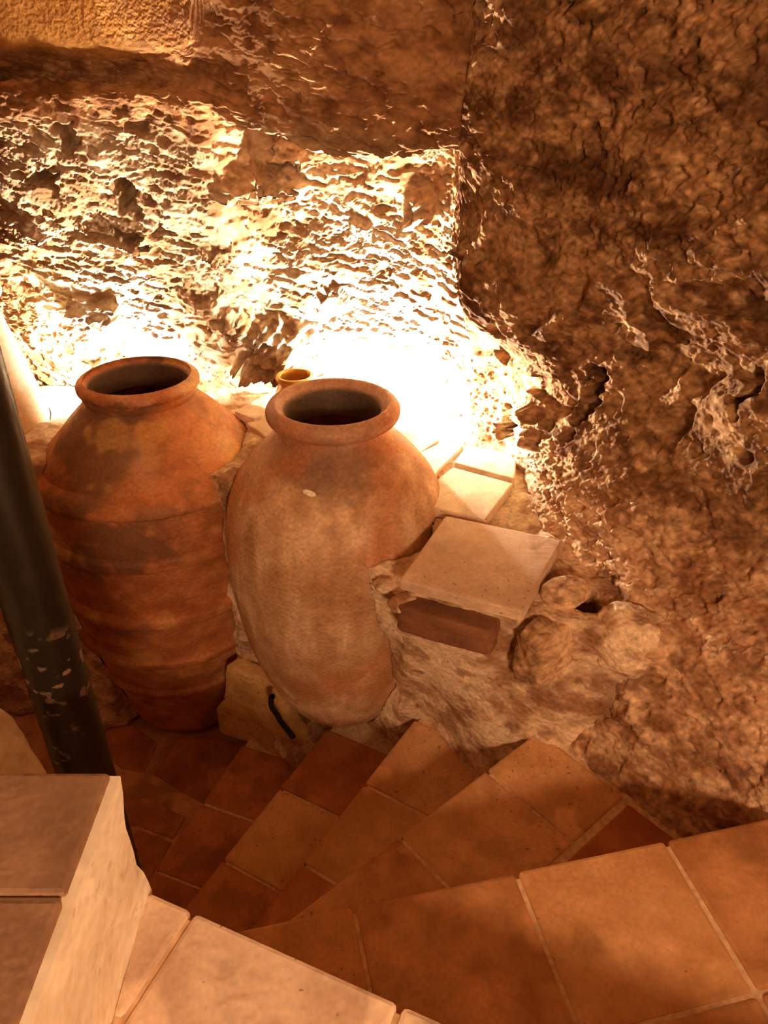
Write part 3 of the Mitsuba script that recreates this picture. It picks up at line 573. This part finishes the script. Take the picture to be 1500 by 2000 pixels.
def tube(points, r, n=10):
    p = np.array(points, float); t = np.r_[0, np.cumsum(np.linalg.norm(np.diff(p, axis=0), axis=1))]
    c = PchipInterpolator(t, p, axis=0)(np.linspace(0, t[-1], 40))
    tan = np.gradient(c, axis=0); tan /= np.linalg.norm(tan, axis=1, keepdims=True)
    u = np.cross(tan, [0.3, 0.2, 0.9]); u /= np.linalg.norm(u, axis=1, keepdims=True); w = np.cross(tan, u)
    a = np.arange(n) * 2 * np.pi / n
    V = (c[:, None] + r * (np.cos(a)[None, :, None] * u[:, None] + np.sin(a)[None, :, None] * w[:, None])).reshape(-1, 3)
    i, j = np.meshgrid(np.arange(39), np.arange(n), indexing='ij')
    return (V, np.stack([i * n + j, i * n + (j + 1) % n, (i + 1) * n + (j + 1) % n, (i + 1) * n + j], -1).reshape(-1, 4))
put('cable', tube([(-0.372, 1.862, EYE - 1.86), (-0.382, 1.885, EYE - 1.93), (-0.368, 1.905, EYE - 2.00), (-0.345, 1.905, EYE - 2.055), (-0.318, 1.895, EYE - 2.095)], 0.010), 'mat_cable', label='short black cable looping down beside the yellow plastered block', category='cable', smooth=True)

# ------------------------------------------------------------------ lamps
for x, y, z, r, kk in GROUND_LAMPS:
    t = key_for('floor_lamp')
    tag(t, 'small lamp on the ledge hidden behind the ' + ('pale jar' if x > -0.5 else 'banded red jar'), 'lamp')
    put('base', lathe([(0.035, 0.0), (0.035, 0.02), (0.022, 0.03), (0.018, z - r - GT + 0.002), (0.004, z - r - GT + 0.004)], (x, y, GT - 0.02), 24), 'mat_cable', t, smooth=30)
    # added unseen shield: cup open to the wall, visor keeping light off jars
    left = x < -0.5
    az = np.radians(np.linspace(*((188, 385) if left else (150, 375)), 40))
    top = np.where((np.degrees(az) > (188 if left else 150)) & (np.degrees(az) < (385 if left else 302)), 0.052, -0.006)
    ro = [np.stack([x + R * np.cos(az), y + R * np.sin(az), zz], 1) for R, zz in ((0.040, 0 * az + GT - 0.01), (0.040, z + top), (0.043, z + top), (0.043, 0 * az + GT - 0.01))]
    put('light_shield', (np.concatenate(ro), np.vstack([grid_faces(4, 40)])), 'mat_cable', t)
    b = trimesh.creation.icosphere(subdivisions=2, radius=r).apply_translation([x, y, z])
    kb = put('bulb', b, 'mat_lime', t, smooth=True)
    scene[kb]['emitter'] = {'type': 'area', 'radiance': {'type': 'rgb', 'value': [c * kk / (math.pi * r * r) for c in GROUND_LAMP]}}
for x, y, z, r, kk in ROOM_LAMPS:
    t = key_for('unseen_lamp')
    tag(t, 'unseen round lamp placed to light the stair, ' + ('left' if x < 0 else 'right') + ' of the pair, out of frame', 'lamp')
    put('stem', lathe([(0.012, r * 0.95), (0.012, EYE + 1.25 - z)], (x, y, z), 16), 'mat_cable', t)
    kb = put('globe', trimesh.creation.icosphere(subdivisions=3, radius=r).apply_translation([x, y, z]), 'mat_lime', t, smooth=True)
    scene[kb]['emitter'] = {'type': 'area', 'radiance': {'type': 'rgb', 'value': [c * kk / (math.pi * r * r) for c in ROOM_LAMP]}}
